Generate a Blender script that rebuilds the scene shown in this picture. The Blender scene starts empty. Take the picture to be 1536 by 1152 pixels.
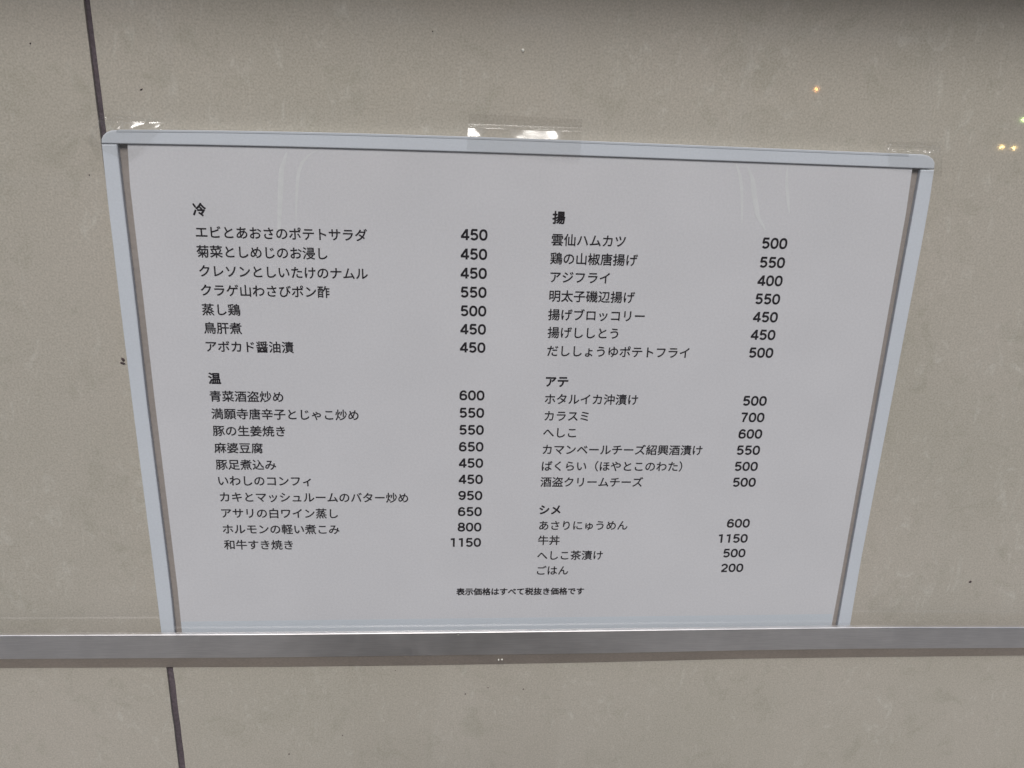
import bpy, bmesh, math, random, os
from mathutils import Vector, Matrix, noise
random.seed(7)
S = bpy.context.scene
COL = S.collection

# ---------------------------------------------------------------- camera
W0, H0, F0 = 1536.0, 1152.0, 1180.0           # photograph size, focal length in its pixels
AX = Vector((0.99773753, -0.01159039, -0.06622301))
AY = Vector((-0.05947737, 0.30702485, -0.94984114))
AZ = Vector((0.03134114, 0.95163092, 0.30564085))
R3 = Matrix((AX, AY, AZ))                      # camera vector -> world vector
CAM = Vector((0.0, 0.0, 1.45))
DIST = 0.3015                                  # camera to the face of the wall (wall face is y = DIST)
cd = bpy.data.cameras.new('camera')
cam = bpy.data.objects.new('camera', cd)
COL.objects.link(cam)
cam.matrix_world = Matrix.Translation(CAM) @ R3.to_4x4()
cd.sensor_width = 36.0
cd.lens = F0 / W0 * 36.0
cd.clip_start = 0.01
cd.clip_end = 500.0
S.camera = cam

# ---------------------------------------------------------------- daylight
SUN_EL, SUN_AZ = math.radians(50), math.radians(3)   # azimuth: to the left of straight behind the camera
w = bpy.data.worlds.new('World'); S.world = w; w.use_nodes = True
nt = w.node_tree
bg = nt.nodes['Background']
sky = nt.nodes.new('ShaderNodeTexSky')
sky.sky_type = 'NISHITA'; sky.sun_disc = False
sky.sun_elevation = SUN_EL
sky.sun_rotation = math.pi + SUN_AZ
sky.air_density = 1.0; sky.dust_density = 1.5; sky.ozone_density = 1.0
nt.links.new(sky.outputs[0], bg.inputs[0])
bg.inputs[1].default_value = 0.075
sd = bpy.data.lights.new('sun', 'SUN'); sd.energy = 1.5; sd.angle = math.radians(19); sd.color = (1.0, 0.975, 0.94)
so = bpy.data.objects.new('sun', sd); COL.objects.link(so)
sdir = Vector((-math.sin(SUN_AZ) * math.cos(SUN_EL), -math.cos(SUN_AZ) * math.cos(SUN_EL), math.sin(SUN_EL)))
so.rotation_euler = sdir.to_track_quat('Z', 'Y').to_euler()
so.location = (-1, -3, 4)
S.view_settings.view_transform = 'Standard'
S.view_settings.look = 'None'
S.view_settings.exposure = 0.66
S.cycles.caustics_reflective = False; S.cycles.caustics_refractive = False
S.view_settings.gamma = 1.0

# ---------------------------------------------------------------- helpers
def P(px, py, out=0.0):
    """point standing `out` metres proud of the wall face, measured from the photograph"""
    d = R3 @ Vector((px - W0 / 2, -(py - H0 / 2), -F0))
    t = (DIST - out) / d.y
    return CAM + d * t

def tag(o, label=None, cat=None, group=None, kind=None):
    if label: o['label'] = label
    if cat: o['category'] = cat
    if group: o['group'] = group
    if kind: o['kind'] = kind
    return o

def empty(name, loc=(0, 0, 0)):
    o = bpy.data.objects.new(name, None); COL.objects.link(o); o.location = loc
    o.empty_display_size = 0.02
    return o

def link(name, me, mat, parent=None, smooth=False):
    o = bpy.data.objects.new(name, me); COL.objects.link(o)
    if mat: me.materials.append(mat)
    if parent:
        o.parent = parent
        base = parent.matrix_world.copy() if parent.parent is None else parent.parent.matrix_world @ parent.matrix_world
        loc = Vector(parent.location)
        q = parent.parent
        while q: loc += Vector(q.location); q = q.parent
        o.location = -loc
    if smooth:
        for p in me.polygons: p.use_smooth = True
    return o

def mesh_bm(bm):
    me = bpy.data.meshes.new('m'); bm.normal_update(); bm.to_mesh(me); bm.free(); return me

def slab(pts_front, back_out, bevel=0.0, seg=3):
    """outline (front-face points on the wall's own coordinates) given real thickness towards the wall"""
    bm = bmesh.new()
    vf = [bm.verts.new(p) for p in pts_front]
    vb = [bm.verts.new((p.x, DIST - back_out, p.z)) for p in pts_front]
    n = len(vf)
    f = bm.faces.new(vf); bm.faces.new(list(reversed(vb)))
    for i in range(n):
        j = (i + 1) % n
        bm.faces.new((vf[i], vb[i], vb[j], vf[j]))
    bmesh.ops.recalc_face_normals(bm, faces=bm.faces)
    if bevel:
        bmesh.ops.bevel(bm, geom=[e for e in bm.edges if all(v in vf for v in e.verts)], offset=bevel, segments=seg, profile=0.6, affect='EDGES')
    return mesh_bm(bm)

def interp(tab, x):
    if x <= tab[0][0]: a, b = tab[0], tab[1]
    elif x >= tab[-1][0]: a, b = tab[-2], tab[-1]
    else:
        for a, b in zip(tab, tab[1:]):
            if a[0] <= x <= b[0]: break
    return a[1] + (b[1] - a[1]) * (x - a[0]) / (b[0] - a[0])

# ---------------------------------------------------------------- materials
def new_mat(name):
    m = bpy.data.materials.new(name); m.use_nodes = True
    nt = m.node_tree
    return m, nt, nt.nodes['Principled BSDF'], nt.nodes, nt.links

def coords(nd, lk, scale):
    tc = nd.new('ShaderNodeTexCoord'); mp = nd.new('ShaderNodeMapping')
    mp.inputs['Scale'].default_value = scale if hasattr(scale, '__len__') else (scale,) * 3
    lk.new(tc.outputs['Object'], mp.inputs[0]); return mp.outputs[0]

def noise_n(nd, lk, vec, scale, detail=4, rough=0.55, dist=0.0):
    n = nd.new('ShaderNodeTexNoise'); n.inputs['Scale'].default_value = scale
    n.inputs['Detail'].default_value = detail; n.inputs['Roughness'].default_value = rough
    n.inputs['Distortion'].default_value = dist
    lk.new(vec, n.inputs['Vector']); return n

def ramp(nd, lk, src, stops):
    r = nd.new('ShaderNodeValToRGB'); e = r.color_ramp.elements
    while len(e) < len(stops): e.new(0.5)
    for el, (p, c) in zip(e, stops):
        el.position = p; el.color = (c if hasattr(c, '__len__') else (c, c, c)) + ((1,) if not hasattr(c, '__len__') or len(c) == 3 else ())
    lk.new(src, r.inputs[0]); return r

def mixc(nd, lk, fac, a, b, mode='MIX'):
    m = nd.new('ShaderNodeMix'); m.data_type = 'RGBA'; m.blend_type = mode
    for sock, v in ((m.inputs[0], fac), (m.inputs[6], a), (m.inputs[7], b)):
        if hasattr(v, 'is_linked'): lk.new(v, sock)
        elif hasattr(v, '__len__'): sock.default_value = tuple(v) + ((1,) if len(v) == 3 else ())
        else: sock.default_value = v
    return m.outputs[2]

def bump(nd, lk, b, height, strength, dist):
    bp = nd.new('ShaderNodeBump'); bp.inputs['Strength'].default_value = strength; bp.inputs['Distance'].default_value = dist
    lk.new(height, bp.inputs['Height']); lk.new(bp.outputs[0], b.inputs['Normal'])

def m_tile():
    m, nt, b, nd, lk = new_mat('polished_tile')
    v = coords(nd, lk, 1.0)
    base = (0.455, 0.415, 0.345)
    big = noise_n(nd, lk, v, 14, 3, 0.5)
    c0 = mixc(nd, lk, ramp(nd, lk, big.outputs[0], [(0.3, 0.0), (0.7, 1.0)]).outputs[0], (0.446, 0.416, 0.352), (0.480, 0.443, 0.382))
    # elongated paler flakes of the stone print, running every way
    vs = coords(nd, lk, (1.0, 1.0, 0.55))
    fl = noise_n(nd, lk, vs, 150, 5, 0.62, 1.6)
    f1 = ramp(nd, lk, fl.outputs[0], [(0.56, 0.0), (0.70, 1.0)])
    msk = noise_n(nd, lk, v, 42, 2, 0.5)
    mk = ramp(nd, lk, msk.outputs[0], [(0.36, 0.0), (0.56, 1.0)])
    mu = nd.new('ShaderNodeMath'); mu.operation = 'MULTIPLY'
    lk.new(f1.outputs[0], mu.inputs[0]); lk.new(mk.outputs[0], mu.inputs[1])
    mu2 = nd.new('ShaderNodeMath'); mu2.operation = 'MULTIPLY'; mu2.inputs[1].default_value = 0.5
    lk.new(mu.outputs[0], mu2.inputs[0])
    c1 = mixc(nd, lk, mu2.outputs[0], c0, (0.58, 0.565, 0.50))
    # darker cloudy patches
    dk = noise_n(nd, lk, v, 75, 6, 0.6, 0.8)
    d1 = ramp(nd, lk, dk.outputs[0], [(0.28, 0.55), (0.46, 0.0)])
    c2 = mixc(nd, lk, d1.outputs[0], c1, (0.375, 0.355, 0.29))
    gr = noise_n(nd, lk, v, 1400, 2, 0.6)
    g1 = ramp(nd, lk, gr.outputs[0], [(0.3, 0.86), (0.7, 1.14)])
    c3 = mixc(nd, lk, 1.0, c2, g1.outputs[0], 'MULTIPLY')
    lk.new(c3, b.inputs['Base Color'])
    b.inputs['Roughness'].default_value = 0.03
    b.inputs['Specular IOR Level'].default_value = 0.4
    return m

def m_plain(name, col, rough=0.5, metal=0.0, spec=0.5, gs=900, gamp=0.05, bmp=0.0):
    m, nt, b, nd, lk = new_mat(name)
    v = coords(nd, lk, 1.0)
    n = noise_n(nd, lk, v, gs, 4, 0.6)
    r = ramp(nd, lk, n.outputs[0], [(0.3, 1 - gamp), (0.7, 1 + gamp)])
    n2 = noise_n(nd, lk, v, 30, 3, 0.5)
    r2 = ramp(nd, lk, n2.outputs[0], [(0.3, 1 - gamp * .6), (0.7, 1 + gamp * .6)])
    c = mixc(nd, lk, 1.0, tuple(col), r.outputs[0], 'MULTIPLY')
    c = mixc(nd, lk, 1.0, c, r2.outputs[0], 'MULTIPLY')
    lk.new(c, b.inputs['Base Color'])
    b.inputs['Roughness'].default_value = rough; b.inputs['Metallic'].default_value = metal
    b.inputs['Specular IOR Level'].default_value = spec
    if bmp: bump(nd, lk, b, n.outputs[0], bmp, 0.0005)
    return m

def m_film(name, tint, ior=1.5, rough=0.06, wob=None, dirt=0.0, haze=0.0):
    """thin clear plastic: straight-through light plus Fresnel gloss"""
    m, nt, b, nd, lk = new_mat(name)
    nd.remove(b)
    out = nd['Material Output']
    tr = nd.new('ShaderNodeBsdfTransparent'); tr.inputs[0].default_value = tuple(tint) + (1,)
    gl = nd.new('ShaderNodeBsdfGlossy'); gl.inputs['Roughness'].default_value = rough
    lw = nd.new('ShaderNodeLayerWeight'); lw.inputs[0].default_value = 0.5
    pw = nd.new('ShaderNodeMath'); pw.operation = 'POWER'; pw.inputs[1].default_value = 5.0
    fr = nd.new('ShaderNodeMath'); fr.operation = 'MULTIPLY_ADD'; fr.inputs[1].default_value = 0.92; fr.inputs[2].default_value = ((ior - 1) / (ior + 1)) ** 2
    lk.new(lw.outputs['Facing'], pw.inputs[0]); lk.new(pw.outputs[0], fr.inputs[0])
    mx = nd.new('ShaderNodeMixShader')
    lk.new(fr.outputs[0], mx.inputs[0]); lk.new(tr.outputs[0], mx.inputs[1]); lk.new(gl.outputs[0], mx.inputs[2])
    last = mx
    if haze:
        df = nd.new('ShaderNodeBsdfDiffuse'); df.inputs[0].default_value = (0.8, 0.8, 0.8, 1)
        v = coords(nd, lk, 1.0)
        n = noise_n(nd, lk, v, 60, 5, 0.65)
        r = ramp(nd, lk, n.outputs[0], [(0.3, haze * .4), (0.75, haze * 1.6)])
        mh = nd.new('ShaderNodeMixShader')
        lk.new(r.outputs[0], mh.inputs[0]); lk.new(mx.outputs[0], mh.inputs[1]); lk.new(df.outputs[0], mh.inputs[2])
        last = mh
    if wob:
        sc, st, dist = wob
        v = coords(nd, lk, sc)
        n = noise_n(nd, lk, v, 1.0, 2, 0.5, 0.4)
        bp = nd.new('ShaderNodeBump'); bp.inputs['Strength'].default_value = st; bp.inputs['Distance'].default_value = dist
        lk.new(n.outputs[0], bp.inputs['Height'])
        lk.new(bp.outputs[0], gl.inputs['Normal']); lk.new(bp.outputs[0], lw.inputs['Normal'])
    lk.new(last.outputs[0], out.inputs[0])
    return m

def m_brushed():
    m, nt, b, nd, lk = new_mat('satin_aluminium')
    n = noise_n(nd, lk, coords(nd, lk, (0.04, 1.0, 1.0)), 2600, 3, 0.6)
    n2 = noise_n(nd, lk, coords(nd, lk, 1.0), 45, 5, 0.65, 0.5)
    c = mixc(nd, lk, 1.0, (0.90, 0.875, 0.86), ramp(nd, lk, n.outputs[0], [(0.3, 0.93), (0.7, 1.05)]).outputs[0], 'MULTIPLY')
    c = mixc(nd, lk, 1.0, c, ramp(nd, lk, n2.outputs[0], [(0.3, 0.94), (0.7, 1.04)]).outputs[0], 'MULTIPLY')
    lk.new(c, b.inputs['Base Color']); b.inputs['Metallic'].default_value = 1.0
    lk.new(ramp(nd, lk, n2.outputs[0], [(0.3, 0.36), (0.7, 0.46)]).outputs[0], b.inputs['Roughness'])
    return m
M = dict(
    tile=m_tile(),
    grout=m_plain('grout', (0.115, 0.092, 0.105), 0.9, gs=700, gamp=0.25, bmp=0.5),
    frame=m_plain('white_plastic', (0.605, 0.64, 0.68), 0.35, gs=1200, gamp=0.035),
    back=m_plain('taupe_backing', (0.36, 0.32, 0.29), 0.6, gs=600, gamp=0.08),
    paper=m_plain('menu_paper', (0.70, 0.697, 0.705), 0.85, spec=0.2, gs=1100, gamp=0.045),
    ink=m_plain('black_ink', (0.012, 0.009, 0.013), 0.6, spec=0.3),
    metal=m_brushed(),
    under=m_plain('shaded_aluminium', (0.52, 0.46, 0.42), 0.5, 0.6, gs=900, gamp=0.12),  # darker copy of the rail metal, the underside's shade put into its colour
    cover=m_film('clear_cover', (0.97, 0.97, 0.975), 1.5, 0.12, ((6, 6, 2.0), 0.25, 0.002), haze=0.015),
    tape=m_film('clear_tape', (0.998, 0.997, 0.993), 1.56, 0.13, haze=0.012),
    edge=m_plain('bluish_reflection', (0.665, 0.71, 0.745), 0.5, spec=0.3, gs=1100, gamp=0.03),
    dirt=m_plain('dark_dirt', (0.07, 0.05, 0.05), 0.8),
    chip=m_plain('pale_chip', (0.75, 0.74, 0.66), 0.6),
    pave=m_plain('grey_paving', (0.35, 0.33, 0.30), 0.85, gs=30, gamp=0.2),
    stone=m_plain('brown_shade_ledge', (0.58, 0.33, 0.10), 0.6, gs=200, gamp=0.15),
)

# ---------------------------------------------------------------- wall of large tiles
wall = empty('tiled_wall', (0, DIST, 0))
tag(wall, 'wall clad in large polished beige tiles with a dark vertical joint', 'wall')
GR = 0.0012                                          # joint depth
def box(x0, x1, y0, y1, z0, z1, bev=0.0):
    bm = bmesh.new()
    bmesh.ops.create_cube(bm, size=1.0)
    for v in bm.verts:
        v.co = Vector((x0 + (v.co.x + .5) * (x1 - x0), y0 + (v.co.y + .5) * (y1 - y0), z0 + (v.co.z + .5) * (z1 - z0)))
    if bev:
        bmesh.ops.bevel(bm, geom=list(bm.edges), offset=bev, segments=2, profile=.5, affect='EDGES')
    return mesh_bm(bm)
link('grout_bed', box(-2.5, 2.5, DIST + GR, DIST + 0.2, 0.0, 3.0), M['grout'], wall)
# the joint: left and right edges measured top and bottom
jl = [P(125.0, 0), P(136.5, 95), P(145.0, 165), P(248.8, 1001), P(268.2, 1152)]
jr = [P(134.3, 0), P(146.8, 95), P(154.0, 165), P(259.0, 1001), P(278.2, 1152)]
def edge_x(pts, z):
    a, b = pts[0], pts[-1]
    return a.x + (b.x - a.x) * (z - a.z) / (b.z - a.z)
def tile(outline_edge, side, z0, z1):
    n = 120
    far = -1.2 if side < 0 else 1.2
    pts = []
    for i in range(n + 1):
        z = z0 + (z1 - z0) * i / n
        rag = (noise.noise(Vector((z * 260, side * 5, 0))) * 0.00022 + noise.noise(Vector((z * 900, side * 9, 2))) * 0.00012)
        pts.append(Vector((outline_edge(z) + rag, DIST, z)))
    pts += [Vector((far, DIST, z1)), Vector((far, DIST, z0))]
    if side < 0: pts.reverse()
    me = slab(pts, -GR - 0.004, bevel=0.00025, seg=2)
    return me
for zr in ((0.88, 1.78),):
    link('tile', tile(lambda z: edge_x(jl, z), -1, *zr), M['tile'], wall)
    link('tile', tile(lambda z: edge_x(jr, z), +1, *zr), M['tile'], wall)
for (z0, z1) in ((0.0, 0.877), (1.783, 2.9)):
    link('tile', box(-1.2, edge_x(jl, 1.3), DIST, DIST + .01, z0, z1), M['tile'], wall)
    link('tile', box(edge_x(jr, 1.3), 1.2, DIST, DIST + .01, z0, z1), M['tile'], wall)

def blob(px, py, out, rx, rz, d=0.0005, rot=0.0, seed=0):
    bm = bmesh.new()
    bmesh.ops.create_icosphere(bm, subdivisions=2, radius=1.0)
    c = P(px, py, out)
    for v in bm.verts:
        k = 1 + 0.35 * noise.noise(v.co * 1.7 + Vector((seed, 0, 0)))
        x, z = v.co.x * rx * k, v.co.z * rz * k
        v.co = Vector((c.x + x * math.cos(rot) - z * math.sin(rot), c.y + v.co.y * d, c.z + x * math.sin(rot) + z * math.cos(rot)))
    return mesh_bm(bm)
for i, (px, py, rx, rz, rot) in enumerate([(1455.5, 872.5, .0007, .00055, .3), (184.5, 539.5, .0006, .0009, .4), (184, 544.8, .0010, .0005, -.3),
                            (593, 1005.5, .0002, .0002, 0), (433.5, 1131, .00035, .0003, 0), (785, 1033.5, .0003, .0003, 0),
                            (698, 1041, .0003, .0003, 0), (732, 1031.5, .00025, .00025, 0), (45.5, 65, .0003, .0002, .5),
                            (212, 134, .0006, .00018, .5), (649, 47, .0002, .0002, 0), (134, 262.5, .0002, .0002, 0), (514, 1103, .0002, .0004, 0)]):
    link('speck', blob(px, py, 0.0, rx, rz, .0003, rot, i), M['dirt'], wall, True)
link('chip', blob(784.5, 75.5, 0.0, .0006, .0006, .0004, 0, 31), M['chip'], wall, True)

# ---------------------------------------------------------------- menu board
top_o = [(165, 194.3), (290, 195.4), (400, 197.2), (520, 198.9), (640, 202.7), (760, 207.4), (880, 211.2), (1040, 217.7), (1160, 222.7), (1280, 227.2), (1385, 231.8)]
top_i = [(151.5, 215.4), (175, 215.8), (280, 217.4), (400, 220.6), (520, 222.8), (640, 226.0), (760, 230.2), (880, 234.2), (1040, 239.9), (1160, 244.9), (1280, 249.3), (1370, 252.6), (1402.3, 253.6)]
def smooth_tab(tab):
    # quadratic least squares through the measurements: the strip bows, it does not zig-zag
    import numpy as np
    x = np.array([p[0] for p in tab]); y = np.array([p[1] for p in tab])
    c = np.polyfit((x - 780) / 600, y, 3)
    return lambda q: float(np.polyval(c, (q - 780) / 600))
to, ti = smooth_tab(top_o), smooth_tab(top_i)
FO = 0.0040
board = empty('menu_board', P(768, 960, 0.0))
tag(board, 'white framed menu card with black Japanese dishes and prices, taped to the tiles', 'menu board')

pts = [(151.6, ti(151)), (151.6, 209), (154, 203.5), (159, 198.5), (166, 195.5)]
pts += [(x, to(x)) for x in range(180, 1385, 50)] + [(1386, to(1386)), (1394, to(1390) + 2.2), (1400, to(1395) + 6.5), (1402.6, to(1400) + 12), (1402.3, ti(1402.3))]
pts += [(x, ti(x)) for x in range(1380, 160, -50)]
tb = link('frame_bar', slab([P(x, y, FO) for x, y in pts][::-1], 0.0003, 0.00055, 3), M['frame'], board)
# raised lip running along the top strip
lip = []
bm = bmesh.new(); prev = None
for x in range(175, 1390, 27):
    a, b2 = P(x, to(x) + 0.6, FO), P(x, to(x) + 3.4, FO)
    q = [bm.verts.new((a.x, a.y, a.z)), bm.verts.new((a.x, a.y - .0002, a.z)), bm.verts.new((b2.x, b2.y - .00012, b2.z)), bm.verts.new((b2.x, b2.y, b2.z))]
    if prev:
        for i in range(3): bm.faces.new((prev[i], prev[i + 1], q[i + 1], q[i]))
    else: bm.faces.new(q)
    prev = q
bm.faces.new(prev[::-1]); bmesh.ops.recalc_face_normals(bm, faces=bm.faces)
link('raised_lip', mesh_bm(bm), M['frame'], tb)

def side_bar(outer, inner, yb):
    ys = [outer[0][0]] + list(range(300, 940, 60)) + [yb]
    a = [P(interp(outer, y), y, FO - .0001) for y in ys]
    b = [P(interp(inner, y), y, FO - .0001) for y in ys]
    return a, b
Lo = [(216.4, 151.8), (280, 158.6), (450, 178.8), (600, 197.3), (880, 233.2), (946, 241)]
Li = [(216.4, 175.4), (280, 182.4), (450, 202.6), (600, 219.6), (880, 255.2), (946, 261.7)]
Pl = [(214, 191.0), (280, 195.2), (450, 215.2), (600, 232), (880, 266), (946, 272.7)]
Ro = [(254.6, 1402.1), (320, 1392.2), (852, 1289.8), (936, 1276)]
Ri = [(254.6, 1381.2), (320, 1369.5), (852, 1272), (936, 1257)]
Pr = [(250, 1369), (320, 1358.9), (852, 1263.6), (936, 1248)]
a, b = side_bar(Lo, Li, 963); link('frame_bar', slab(a + b[::-1], 0.0003, 0.0005, 3), M['frame'], board)
a, b = side_bar(Ro, Ri, 953); link('frame_bar', slab(a + b[::-1], 0.0003, 0.0005, 3), M['frame'], board)
# bottom bar, hidden in the channel
link('frame_bar', slab([P(262.5, 957, FO - .0006), P(262.5, 966, FO - .0006), P(1250, 956, FO - .0006), P(1251, 948, FO - .0006)], 0.0003, 0.0003, 2), M['frame'], board)
# backing sheet
link('backing', slab([P(165, 206, .0021), P(1392, 243, .0021), P(1262, 952, .0021), P(256, 962, .0021)], 0.0004), M['back'], board)
# paper
PO = 0.0033
pl = [P(interp(Pl, y), y, PO) for y in (212, 280, 450, 600, 880, 960)]
pr = [P(interp(Pr, y), y, PO) for y in (950, 852, 600, 320, 248)]
paper = link('menu_sheet', slab(pl + pr, PO - .0010), M['paper'], board)
# clear cover over it all and a bluish strip painting the rail's reflection along its foot
cv = [P(174, 207, .0037), P(1385, 244, .0037), P(1258, 952, .0037), P(258, 962, .0037)]
bm = bmesh.new(); bm.faces.new([bm.verts.new(p) for p in cv]); link('clear_cover', mesh_bm(bm), M['cover'], board)
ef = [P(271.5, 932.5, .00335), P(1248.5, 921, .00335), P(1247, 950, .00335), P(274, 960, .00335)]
bm = bmesh.new(); bm.faces.new([bm.verts.new(p) for p in ef]); link('painted_reflection', mesh_bm(bm), M['edge'], board)

# pale ribbons painting the cover's faint scratches and reflections onto the sheet
M['scuff_sheen'] = m_plain('pale_scuff_sheen', (0.745, 0.755, 0.745), 0.6, spec=0.3, gs=300, gamp=0.04)
def scuff_sheen(pts, wd):
    bm = bmesh.new(); prev = None; n = 16
    for i in range(n + 1):
        t = i / n * (len(pts) - 1); k = min(int(t), len(pts) - 2); f = t - k
        x = pts[k][0] * (1 - f) + pts[k + 1][0] * f; y = pts[k][1] * (1 - f) + pts[k + 1][1] * f
        h = wd * math.sin(math.pi * (i + .6) / (n + 1.2)) ** .6 / 2
        q = [bm.verts.new(P(x - h, y, .00333 + wd * 1e-6)), bm.verts.new(P(x + h, y + h * .3, .00333 + wd * 1e-6))]
        if prev: bm.faces.new((prev[0], q[0], q[1], prev[1]))
        prev = q
    link('scuff_sheen', mesh_bm(bm), M['scuff_sheen'], board)
for wd in (5,):
    scuff_sheen([(478, 224), (463, 232), (452, 245), (447, 262), (445, 290), (444, 330)], wd)
    scuff_sheen([(1104, 245), (1110, 262), (1113, 285), (1113, 335)], wd)
    scuff_sheen([(1122, 250), (1129, 268), (1132, 295), (1137, 325), (1148, 345)], wd * 1.6)
    scuff_sheen([(1181, 252), (1180, 275), (1182, 300), (1184, 320)], wd)
scuff_sheen([(430, 228), (422, 255), (420, 300), (418, 360)], 8)
for (x_, y_) in ((536, 815), (548, 820)):
    scuff_sheen([(x_ - 14, y_ - 2), (x_ + 12, y_ + 2)], 3)

# ---------------------------------------------------------------- printing
def arc(cx, cy, rx, ry, a0, a1, n=18):
    return [(cx + rx * math.cos(math.radians(a0 + (a1 - a0) * i / n)), cy + ry * math.sin(math.radians(a0 + (a1 - a0) * i / n))) for i in range(n + 1)]
def oval(cx, cy, rx, ry, n=28, e=0.88):
    r = []
    for i in range(n + 1):
        t = 2 * math.pi * i / n; c, q = math.cos(t), math.sin(t)
        r.append((cx + rx * math.copysign(abs(c) ** e, c), cy + ry * math.copysign(abs(q) ** e, q)))
    return r
SIX = [oval(.372, .325, .285, .245), [(.615, .755)] + arc(.385, .50, .298, .42, 47, 185, 14) + [(.10, .36)]]
DIGIT = {
    '0': [oval(.367, .5, .288, .42)],
    '1': [[(.45, 0), (.45, 1)], [(.13, .86), (.45, .895)]],
    '2': [arc(.36, .665, .27, .255, 172, -28, 14) + [(.10, .11)], [(.05, .08), (.67, .08)]],
    '4': [[(.535, 0), (.535, 1)], [(.0, .275), (.77, .275)], [(.06, .29), (.50, .935)]],
    '5': [[(.13, .925), (.66, .925)], [(.175, .925), (.125, .47)], [(.115, .455)] + arc(.36, .335, .285, .258, 142, -150, 18)],
    '6': SIX, '9': [[(.74 - x, 1 - y) for x, y in st] for st in SIX],
    '7': [[(.05, .925), (.67, .925)], [(.635, .925), (.47, .62), (.35, .30), (.29, 0)]],
    '8': [oval(.367, .728, .245, .195), oval(.367, .287, .288, .21)],
}
def digit_mesh(body, sw=0.195, adv=0.835):
    """printed numerals: every stroke a flat ribbon with mitred bends"""
    bm = bmesh.new(); lay = 0
    for k, ch in enumerate(body):
        for st in DIGIT[ch]:
            lay += 1
            closed = math.dist(st[0], st[-1]) < 1e-6
            pts = st[:-1] if closed else st
            n = len(pts); prev = None; rows = []
            for i, (x, y) in enumerate(pts):
                a = pts[i - 1] if (i or closed) else None
                b = pts[(i + 1) % n] if (i < n - 1 or closed) else None
                d0 = Vector((x - a[0], y - a[1])).normalized() if a else None
                d1 = Vector((b[0] - x, b[1] - y)).normalized() if b else None
                t = (d0 + d1).normalized() if (a and b) else (d0 or d1)
                nn = Vector((-t.y, t.x)); m = sw / 2
                if a and b: m /= max(0.5, nn.dot(Vector((-d0.y, d0.x))))
                rows.append([bm.verts.new((x + nn.x * m * q + k * adv, y + nn.y * m * q, lay * 0.0006)) for q in (1, -1)])
            for i in range(n if closed else n - 1):
                p, q = rows[i], rows[(i + 1) % n]
                bm.faces.new((p[0], p[1], q[1], q[0]))
    return mesh_bm(bm)
def text_mesh(body, size, offset, latin=False, space=1.0):
    c = bpy.data.curves.new('t', 'FONT'); c.body = body; c.size = size; c.offset = offset; c.resolution_u = 3
    c.space_character = space
    o = bpy.data.objects.new('t', c); COL.objects.link(o)
    bpy.context.view_layer.update()
    me = bpy.data.meshes.new_from_object(o.evaluated_get(bpy.context.evaluated_depsgraph_get()))
    bpy.data.objects.remove(o); bpy.data.curves.remove(c)
    me.materials.clear()
    return me
def thicken(me, r):
    """heavier strokes: the same glyph printed again all round itself, each pass a few microns higher"""
    if not r: return me
    bm = bmesh.new()
    for k in range(9):
        n0 = len(bm.verts)
        bm.from_mesh(me); bm.verts.ensure_lookup_table()
        dx, dy = (0, 0) if k == 8 else (r * math.cos(k * math.pi / 4), r * math.sin(k * math.pi / 4))
        for v in bm.verts[n0:]:
            v.co.x += dx; v.co.y += dy; v.co.z = k * 0.0006
    bpy.data.meshes.remove(me)
    return mesh_bm(bm)
def slope(x, y):
    X, Y = x - 768, y - 576
    return (212 - Y) / (17750 - X) - 2 * 2.5e-8 * X * Y
INK = PO + 0.00006
report = []
def put(body, xl, yc, xr=None, digits=False, bold=False, em=None, name='dish_line'):
    me = digit_mesh(body) if digits else text_mesh(body, 1.0, 0.0)
    xs = [v.co.x for v in me.vertices]; wd = max(xs) - min(xs)
    x0 = min(xs)
    A = P(xl, yc, INK)
    if xr is not None:
        s0 = slope((xl + xr) / 2, yc); B = P(xr, yc + s0 * (xr - xl), INK)
        report.append((body, (B - A).length / wd))
    s1 = slope((xl + (xr or xl + 40)) / 2, yc)
    B = P(xl + 50, yc + 50 * s1, INK)
    ang = math.atan2(B.z - A.z, B.x - A.x)
    size = em
    if not digits: me = thicken(me, 0.032 if bold else 0.015)
    ys = [v.co.y for v in me.vertices]
    xs = [v.co.x for v in me.vertices]; x0 = min(xs); wd = max(xs) - x0
    if digits: mid = 0.5
    else: mid = CJK_MID
    fx = size
    if digits:   # right aligned
        fx = size
    for v in me.vertices:
        x = (v.co.x - x0) * fx; y = (v.co.y - mid) * size
        if digits: x -= wd * fx
        O = A if not digits else P(xl, yc, INK)
        v.co = Vector((O.x + x * math.cos(ang) - y * math.sin(ang), DIST - INK - v.co.z * size, O.z + x * math.sin(ang) + y * math.cos(ang)))
    o = link(name, me, M['ink'], paper)
    return o
CJK_MID = 0.385
EM = 0.00483; EMH = 0.00492; EMF = 0.00374; DG = 0.00412
HEAD = [('冷', 288.7, 313.9, None), ('温', 312.2, 567.3, None), ('揚', 828.6, 326, None), ('アテ', 818.6, 572, 852), ('シメ', 809.1, 764.4, 839.7)]
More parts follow.
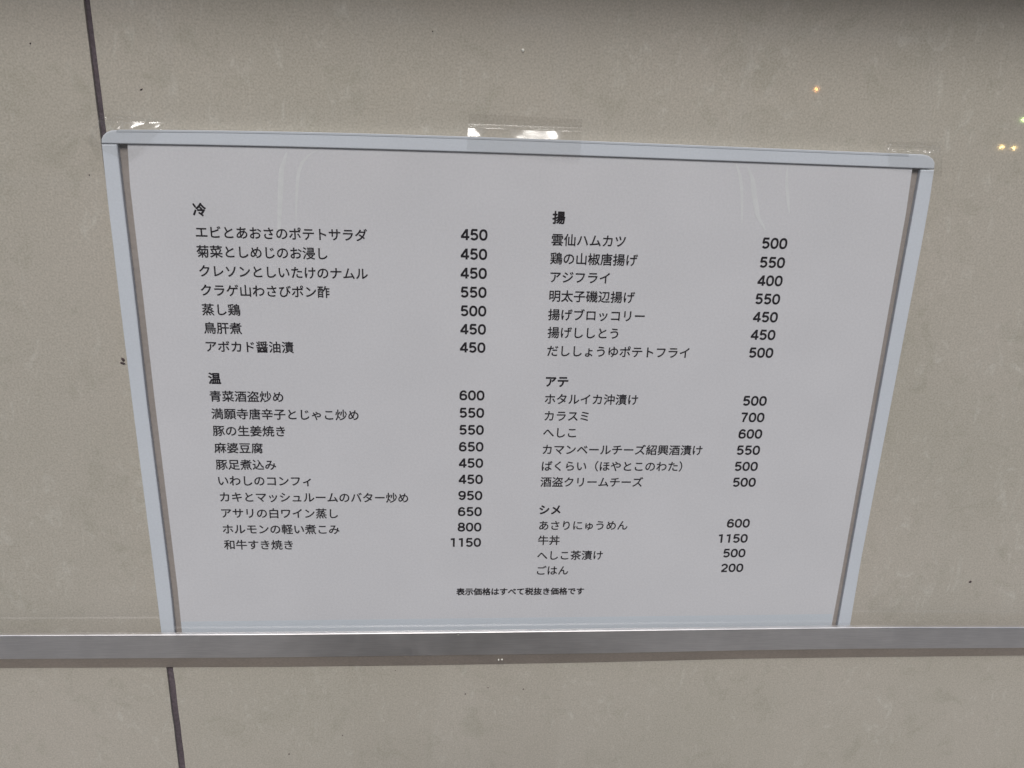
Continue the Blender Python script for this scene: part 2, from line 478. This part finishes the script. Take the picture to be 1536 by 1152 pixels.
ITEM = [('エビとあおさのポテトサラダ', 293.4, 347.6, 548.5), ('菊菜としめじのお浸し', 294.6, 376.7, 489), ('クレソンとしいたけのナムル', 298.6, 406.0, 548.4),
        ('クラゲ山わさびポン酢', 301, 434.8, 493.8), ('蒸し鶏', 302.8, 463.9, 359.8), ('鳥肝煮', 305.6, 491.7, 361.4), ('アボカド醤油漬', 308.7, 519.3, 440.6),
        ('青菜酒盗炒め', 314.4, 594, 425.4), ('満願寺唐辛子とじゃこ炒め', 317, 620.4, 537.5), ('豚の生姜焼き', 319, 645.9, 427.2), ('麻婆豆腐', 321.2, 671.6, 393.5),
        ('豚足煮込み', 323.5, 696.6, 413.4), ('いわしのコンフィ', 327.3, 720.8, 465.5), ('カキとマッシュルームのバター炒め', 329.8, 745.3, 610.2),
        ('アサリの白ワイン蒸し', 332, 769.5, 506), ('ホルモンの軽い煮こみ', 334, 793.4, 508), ('和牛すき焼き', 335.8, 816.9, 436.8),
        ('雲仙ハムカツ', 827.3, 359.2, 938), ('鶏の山椒唐揚げ', 825.5, 387.2, 955.5), ('アジフライ', 825.5, 415.2, 914.6), ('明太子磯辺揚げ', 824, 443.6, 951.6),
        ('揚げブロッコリー', 822.1, 471.6, 965.4), ('揚げししとう', 821.4, 498.4, 927.6), ('だししょうゆポテトフライ', 820.8, 526, 1031),
        ('ホタルイカ沖漬け', 817.3, 598.2, 954.6), ('カラスミ', 816.8, 623.6, 881.7), ('へしこ', 814.7, 648.6, 864.2), ('カマンベールチーズ紹興酒漬け', 814, 674.0, 1047.3),
        ('ばくらい（ほやとこのわた）', 812.7, 698.8, 1022.6), ('酒盗クリームチーズ', 810.8, 722.7, 960.6),
        ('あさりにゅうめん', 808.8, 788, 940), ('牛丼', 807.1, 810.3, 838.4), ('へしこ茶漬け', 805.8, 833, 902.5), ('ごはん', 805.5, 855.6, 851.4)]
PRICE = [('450', 731.4, 352.6), ('450', 730.8, 381.7), ('450', 730.3, 410.3), ('550', 729.9, 438.8), ('500', 729.5, 466.8), ('450', 729, 494.2), ('450', 728.2, 521.5),
         ('600', 726.8, 593.3), ('550', 726.3, 619.4), ('550', 725.8, 645), ('650', 725.3, 670.2), ('450', 724.8, 694.7), ('450', 724.3, 719), ('950', 723.6, 743.3), ('650', 722.8, 767.4), ('800', 722.2, 790.6), ('1150', 721.6, 813.6),
         ('500', 1181, 365.6), ('550', 1177.5, 394.2), ('400', 1174, 421.6), ('550', 1170.2, 449), ('450', 1166.8, 476), ('450', 1163.2, 502.6), ('500', 1160, 529.4),
         ('500', 1150.2, 601.5), ('700', 1146.7, 626.3), ('600', 1143.4, 651), ('550', 1140.1, 675.4), ('500', 1136.8, 699.6), ('500', 1133.8, 723.4),
         ('600', 1124.8, 784.8), ('1150', 1121.6, 807.5), ('500', 1118.3, 829.5), ('200', 1115, 851.6)]
for b_, x, y, xr in HEAD: put(b_, x, y, xr, bold=True, em=EMH, name='section_heading')
for b_, x, y, xr in ITEM: put(b_, x, y, xr, em=EM)
for b_, x, y in PRICE: put(b_, x, y, None, True, em=DG, name='price')
put('表示価格はすべて税抜き価格です', 684.4, 887.6, 875.8, bold=True, em=EMF, name='footnote')
if os.environ.get('DBG'):
    for r in report: print('EM', r[0], round(r[1] * 1000, 3))
    print('paper w', (P(interp(Pr, 260), 260, PO) - P(191.5, 222, PO)).length, 'h', (P(191.5, 217, PO) - P(272, 946, PO)).length)

# ---------------------------------------------------------------- metal channel the board stands in
rail = empty('metal_rail', P(768, 990, 0.0))
tag(rail, 'grey satin metal channel running across the wall and holding the foot of the menu card', 'rail')
T0 = [(-260, 952.3), (0, 951), (400, 949.2), (640, 946.9), (900, 943.8), (1136, 940.7), (1310, 938.6), (1536, 938.9), (1800, 939.2)]
T1 = [(-260, 990.4), (0, 988.7), (400, 986.3), (640, 983.2), (900, 980), (1136, 975.2), (1310, 972.9), (1536, 971.8), (1800, 970.5)]
T2 = [(-260, 1003.5), (0, 1002), (400, 1000.3), (640, 997.8), (900, 993.3), (1136, 987.6), (1310, 985.3), (1536, 983), (1800, 980.6)]
RO, RI = 0.0068, 0.0050
def sweep(rows, closed=True):
    bm = bmesh.new(); prev = None
    for row in rows:
        q = [bm.verts.new(p) for p in row]
        if prev:
            n = len(q)
            for i in range(n if closed else n - 1):
                j = (i + 1) % n
                bm.faces.new((prev[i], prev[j], q[j], q[i]))
        else:
            if closed: bm.faces.new(q)
        prev = q
    if closed: bm.faces.new(prev[::-1])
    bmesh.ops.recalc_face_normals(bm, faces=bm.faces)
    return mesh_bm(bm)
rf, rc = [], []
for x in list(range(-260, 1801, 30)):
    y0 = interp(T0, x)
    a = P(x, y0 + 2.3, RO); c = P(x, interp(T1, x), RO); d = P(x, interp(T2, x), 0.0002)
    X, zt, zb, zc = a.x, a.z, c.z, d.z
    yo, yi = DIST - RO, DIST - RI
    r = 0.00048
    rf.append([(X, yi, zt), (X, yo + r, zt), (X, yo + r * .62, zt - r * .08), (X, yo + r * .29, zt - r * .29), (X, yo + r * .08, zt - r * .62), (X, yo, zt - r), (X, yo, zb), (X, yi, zb)])
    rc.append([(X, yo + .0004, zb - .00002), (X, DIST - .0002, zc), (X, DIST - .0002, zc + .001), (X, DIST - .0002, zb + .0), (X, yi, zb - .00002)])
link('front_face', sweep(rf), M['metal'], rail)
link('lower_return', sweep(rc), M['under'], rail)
link('scratch', blob(687.5, 952.4, RO, .00035, .0003, .0001, 0, 3), M['chip'], rail)
link('scratch', blob(748, 989.8, .0048, .00035, .0005, .0004, 0, 4), M['chip'], rail)
link('scratch', blob(753, 989.3, .0048, .0004, .0004, .0004, 0, 5), M['chip'], rail)

# ---------------------------------------------------------------- clear tape
def over_frame(x, y):
    """height the tape lies at above the wall at a photographed point"""
    yo_ = to(x)
    # outside left / right of the board
    dl = interp(Lo, max(y, 216)) - x; dr = x - interp(Ro, max(y, 255))
    dt = yo_ - y
    return dl, dr, dt
def tape(name_label, quad, nx, ny, bulge, crink, fold, seed, fn=None):
    TL, TR, BR, BL = quad
    bm = bmesh.new(); g = []
    for j in range(ny + 1):
        v = j / ny; row = []
        for i in range(nx + 1):
            u = i / nx
            x = (TL[0] * (1 - u) + TR[0] * u) * (1 - v) + (BL[0] * (1 - u) + BR[0] * u) * v
            y = (TL[1] * (1 - u) + TR[1] * u) * (1 - v) + (BL[1] * (1 - u) + BR[1] * u) * v
            dl, dr, dt = over_frame(x, y)
            d = max(dl, dr, dt)
            top_h = FO + .00055
            if d > 0:
                # lifts off the frame at a gentle slope, then folds down steeply on to the wall
                t = min(1.0, d / fold); mm = fold / 3950.0
                sl = 0.16 + (bulge(x, y) * 0.33 if d == dt else 0.1)
                ha = top_h - sl * t * mm
                k2 = max(0.0, (t - 0.72) / 0.28)
                h = ha + (0.0002 - ha) * (k2 * k2 * (3 - 2 * k2))
            else:
                inn = y - ti(x)
                edge = min(inn, x - interp(Li, max(y, 217)), interp(Ri, max(y, 255)) - x)
                h = top_h - (0.0006 * min(1, max(0, edge) / 14))
            if d > 0.5 and d < fold * 1.15:
                k = math.sin(math.pi * min(1, d / (fold * 1.15)))
                h += crink * k * noise.noise(Vector((x * .035, y * .06, seed)))
                if fn: h += fn(x, y) * k
            h = max(h, 0.00018)
            row.append(bm.verts.new(P(x, y, h)))
        g.append(row)
    for j in range(ny):
        for i in range(nx):
            bm.faces.new((g[j][i], g[j + 1][i], g[j + 1][i + 1], g[j][i + 1]))
    bm.normal_update()
    me = mesh_bm(bm)
    for p in me.polygons: p.use_smooth = True
    o = bpy.data.objects.new('clear_tape', me); COL.objects.link(o)
    c = sum((v.co for v in me.vertices), Vector()) / len(me.vertices)
    for v in me.vertices: v.co -= c
    o.location = c
    me.materials.append(M['tape'])
    tag(o, name_label, 'tape', 'strips of clear tape holding the menu card')
    return o
def crease(x, y, ax, ay, bx, by, wd, amp):
    dx, dy = bx - ax, by - ay; L2 = dx * dx + dy * dy
    t = max(0, min(1, ((x - ax) * dx + (y - ay) * dy) / L2))
    q = math.hypot(x - ax - t * dx, y - ay - t * dy)
    return amp * math.exp(-(q / wd) ** 2)
def g1(v, c, w_, p=2): return math.exp(-abs((v - c) / w_) ** p)
def saw(x, y, a, per, x0, x1):
    # flakes of tape: each slopes gently one way and falls back quickly
    if not x0 < x < x1: return 0.0
    t = ((x + .6 * (y - 190) - x0) / per) % 1.0
    return a * (1 - 2 * t / .84 if t < .84 else -1 + 2 * (t - .84) / .16) * min(1, (x - x0) / 4, (x1 - x) / 4)
def wave(x, y, a, per, x0, x1): return a * math.sin(2 * math.pi * (x + .7 * y) / per) if x0 < x < x1 else 0.0
tape('crinkled clear tape on the top left corner of the menu card, crossing the tile joint',
     ((152, 169), (254, 181), (196, 243), (128, 215)), 100, 64, lambda x, y: g1(x, 216, 36, 4), 0.00008, 17, 1.3,
     lambda x, y: crease(x, y, 173, 187, 182, 178, 2.2, .0008) + crease(x, y, 133, 198, 150, 192, 2.2, .0008) + crease(x, y, 155, 172, 157, 190, 2.0, .0008)
     + saw(x, y, .00082, 36, 184, 253) + saw(x, y, .0006, 19, 128, 184) + crease(x, y, 236, 196, 250, 184, 1.8, .0006))
tape('clear tape over the middle of the menu card top edge',
     ((703.5, 170), (874, 179), (870, 240), (700, 225)), 130, 70, lambda x, y: g1(x, 804, 36, 5) + 1.0 * g1(x, 700, 22, 4), 0.00003, 19, 4.1)
tape('clear tape wrapped over the top right corner of the menu card',
     ((1329, 212), (1411, 214), (1414, 262), (1334, 250)), 90, 64, lambda x, y: 0.6 + 0.4 * g1(x, 1390, 12), 0.00008, 12, 8.7,
     lambda x, y: saw(x, y, -.00095, 24, 1333, 1406) + crease(x, y, 1335, 224.5, 1390, 226, 1.6, .0005) + crease(x, y, 1396, 224, 1405, 230, 1.8, .0007))

# ---------------------------------------------------------------- out-of-frame surroundings, partly added for the light
led = tag(link('shade_ledge', box(-1.2, 1.2, DIST - 0.054, DIST, 1.45 + .1015, 1.45 + .14, .002), M['stone']), 'unseen brown ledge added above the menu card to shade the wall top', 'ledge')  # unseen ledge, added and sized to shade the top of the wall
pv = tag(link('pavement', box(-30, 30, -30, DIST + .2, -0.1, 0.0), M['pave']), kind='structure')

bm_ = empty('added_building', (0, -6, 0)); tag(bm_, 'brownish building across the street, added unseen to dim sky reflections in the polished tiles', 'building')  # added out of view to keep bright sky out of the tile reflections
M['render'] = m_plain('added_brown_render', (0.30, 0.26, 0.21), 0.9, gs=4, gamp=0.12); M['added_pane'] = m_plain('added_dark_glass', (0.05, 0.055, 0.06), 0.1)
link('wall', box(-14, 14, -9, -6, 0, 5.2), M['render'], bm_)
for r_ in range(2):
    for c_ in range(9):
        x_ = -12 + c_ * 3.0
        wn = link('added_window', box(x_ - .8, x_ + .8, -6.0, -5.95, .9 + r_ * 2.4, 2.3 + r_ * 2.4), M['frame'], bm_)
        link('added_pane', box(x_ - .7, x_ + .7, -5.955, -5.94, 1.0 + r_ * 2.4, 2.2 + r_ * 2.4), M['added_pane'], wn)
# small warm lamps hanging over the street behind the photographer, seen mirrored in the polished tile
def m_glow(name, col, st):
    m, nt, b, nd, lk = new_mat(name)
    b.inputs['Base Color'].default_value = tuple(col) + (1,)
    b.inputs['Emission Color'].default_value = tuple(col) + (1,); b.inputs['Emission Strength'].default_value = st
    return m
M['black'] = m_plain('black_plastic', (0.02, 0.02, 0.022), 0.45)
def lathe(prof, loc, seg=20):
    bm = bmesh.new(); rings = []
    for r, z in prof:
        rings.append([bm.verts.new((loc.x + r * math.cos(2 * math.pi * i / seg), loc.y + r * math.sin(2 * math.pi * i / seg), loc.z + z)) for i in range(seg)])
    for a_, b_ in zip(rings, rings[1:]):
        for i in range(seg):
            j = (i + 1) % seg; bm.faces.new((a_[i], a_[j], b_[j], b_[i]))
    bm.faces.new(rings[0][::-1]); bm.faces.new(rings[-1])
    return mesh_bm(bm)
GLOW = {'orange': m_glow('orange_bulb', (1.0, 0.42, 0.10), 120), 'yellow': m_glow('yellow_bulb', (1.0, 0.66, 0.22), 120), 'green': m_glow('green_bulb', (0.62, 1.0, 0.30), 130)}
def bulb_at(px, py, dist, r, col, label):
    q = P(px, py, 0.0); d = (q - CAM).normalized(); d.y = -d.y
    c = q + d * dist
    t = empty('hanging_lamp', c); tag(t, label, 'lamp', 'small lamps hanging over the street')
    link('bulb', lathe([(r * .3, -r), (r * .8, -r * .6), (r, 0), (r * .85, r * .55), (r * .5, r * .95)], c), GLOW[col], t, True)
    link('socket', lathe([(r * .55, r * .9), (r * .6, r * 1.8), (r * .3, r * 2.2)], c), M['black'], t, True)
    link('cord', lathe([(.002, r * 2.2), (.002, 1.4)], c, 8), M['black'], t)
bulb_at(1224.5, 134, 4.0, .0055, 'orange', 'small orange lamp mirrored alone in the tile above the right half of the menu card')
bulb_at(1502.5, 220.5, 4.2, .006, 'yellow', 'warm lamp mirrored at the right edge of the tile, left one of a close pair')
bulb_at(1521, 222, 4.2, .0055, 'yellow', 'warm lamp mirrored at the right edge of the tile, right one of a close pair')
bulb_at(1535.5, 179.5, 4.2, .0055, 'green', 'greenish lamp mirrored at the very right edge of the tile above the close pair')

# the photographer, standing close behind the camera and mirrored in the metal channel
M['cloth'] = m_plain('dark_clothes', (0.022, 0.022, 0.026), 0.9, gs=300, gamp=0.2)
M['skin'] = m_plain('skin', (0.45, 0.28, 0.20), 0.5)
M['hair'] = m_plain('dark_hair', (0.02, 0.015, 0.012), 0.6)
def skinned(name, pts, edges, mat, parent, root=0, sub=2):
    me = bpy.data.meshes.new('m'); me.from_pydata([p[:3] for p in pts], edges, [])
    o = bpy.data.objects.new('t', me); COL.objects.link(o)
    o.modifiers.new('s', 'SKIN'); sub_ = o.modifiers.new('b', 'SUBSURF'); sub_.levels = sub
    if not me.skin_vertices: me.attributes  # layer comes with the modifier
    for i, p in enumerate(pts):
        sv = me.skin_vertices[0].data[i]; sv.radius = (p[3], p[4] if len(p) > 4 else p[3]); sv.use_root = (i == root)
    bpy.context.view_layer.update()
    m2 = bpy.data.meshes.new_from_object(o.evaluated_get(bpy.context.evaluated_depsgraph_get()))
    bpy.data.objects.remove(o)
    return link(name, m2, mat, parent, True)
ph = empty('person', (0, -.42, 0)); tag(ph, 'person in dark clothes standing close to the wall and holding up a small camera', 'person')
B = [(0, -.42, .95, .15, .11), (0, -.42, 1.12, .14, .10), (0, -.41, 1.30, .17, .11), (0, -.39, 1.42, .13, .09), (0, -.37, 1.50, .055), (0, -.35, 1.57, .07)]
E_ = [(0, 1), (1, 2), (2, 3), (3, 4), (4, 5)]
for sx in (-1, 1):
    n = len(B)
    B += [(sx * .09, -.42, .88, .095), (sx * .10, -.40, .50, .065), (sx * .10, -.43, .12, .042), (sx * .11, -.34, .04, .04)]
    E_ += [(0, n), (n, n + 1), (n + 1, n + 2), (n + 2, n + 3)]
    n = len(B)
    B += [(sx * .19, -.40, 1.40, .055), (sx * .25, -.30, 1.20, .045), (sx * .11, -.13, 1.375, .033)]
    E_ += [(3, n), (n, n + 1), (n + 1, n + 2)]
body = skinned('body', B, E_, M['cloth'], ph)
skinned('head', [(0, -.355, 1.55, .05), (0, -.345, 1.61, .078, .088), (0, -.350, 1.68, .078, .092), (0, -.355, 1.74, .05)], [(0, 1), (1, 2), (2, 3)], M['skin'], ph)
skinned('hair', [(0, -.37, 1.66, .083, .09), (0, -.37, 1.73, .075, .09), (0, -.36, 1.77, .05)], [(0, 1), (1, 2)], M['hair'], ph)
for sx in (-1, 1):
    hp = [(sx * .105, -.125, 1.385, .028, .02), (sx * .08, -.085, 1.42, .032, .016)]; he = [(0, 1)]
    for k in range(4):
        n = len(hp); hp += [(sx * (.072 - k * .002), -.066, 1.425 + .017 * k, .008), (sx * (.052 - .003 * k), -.052, 1.43 + .017 * k, .0078), (sx * (.036 - .004 * k), -.05, 1.43 + .017 * k, .007)]
        he += [(1, n), (n, n + 1), (n + 1, n + 2)]
    n = len(hp); hp += [(sx * .062, -.10, 1.432, .010), (sx * .042, -.112, 1.45, .009)]; he += [(1, n), (n, n + 1)]
    skinned('hand', hp, he, M['skin'], ph)
cb = empty('compact_camera', (0, -.07, 1.45)); tag(cb, 'small black compact camera held up in front of the face', 'camera')
link('camera_body', box(-.05, .05, -.10, -.072, 1.42, 1.482, .004), M['black'], cb)
link('lens_barrel', box(-.022, .022, -.072, -.03, 1.428, 1.472, .006), M['black'], cb)
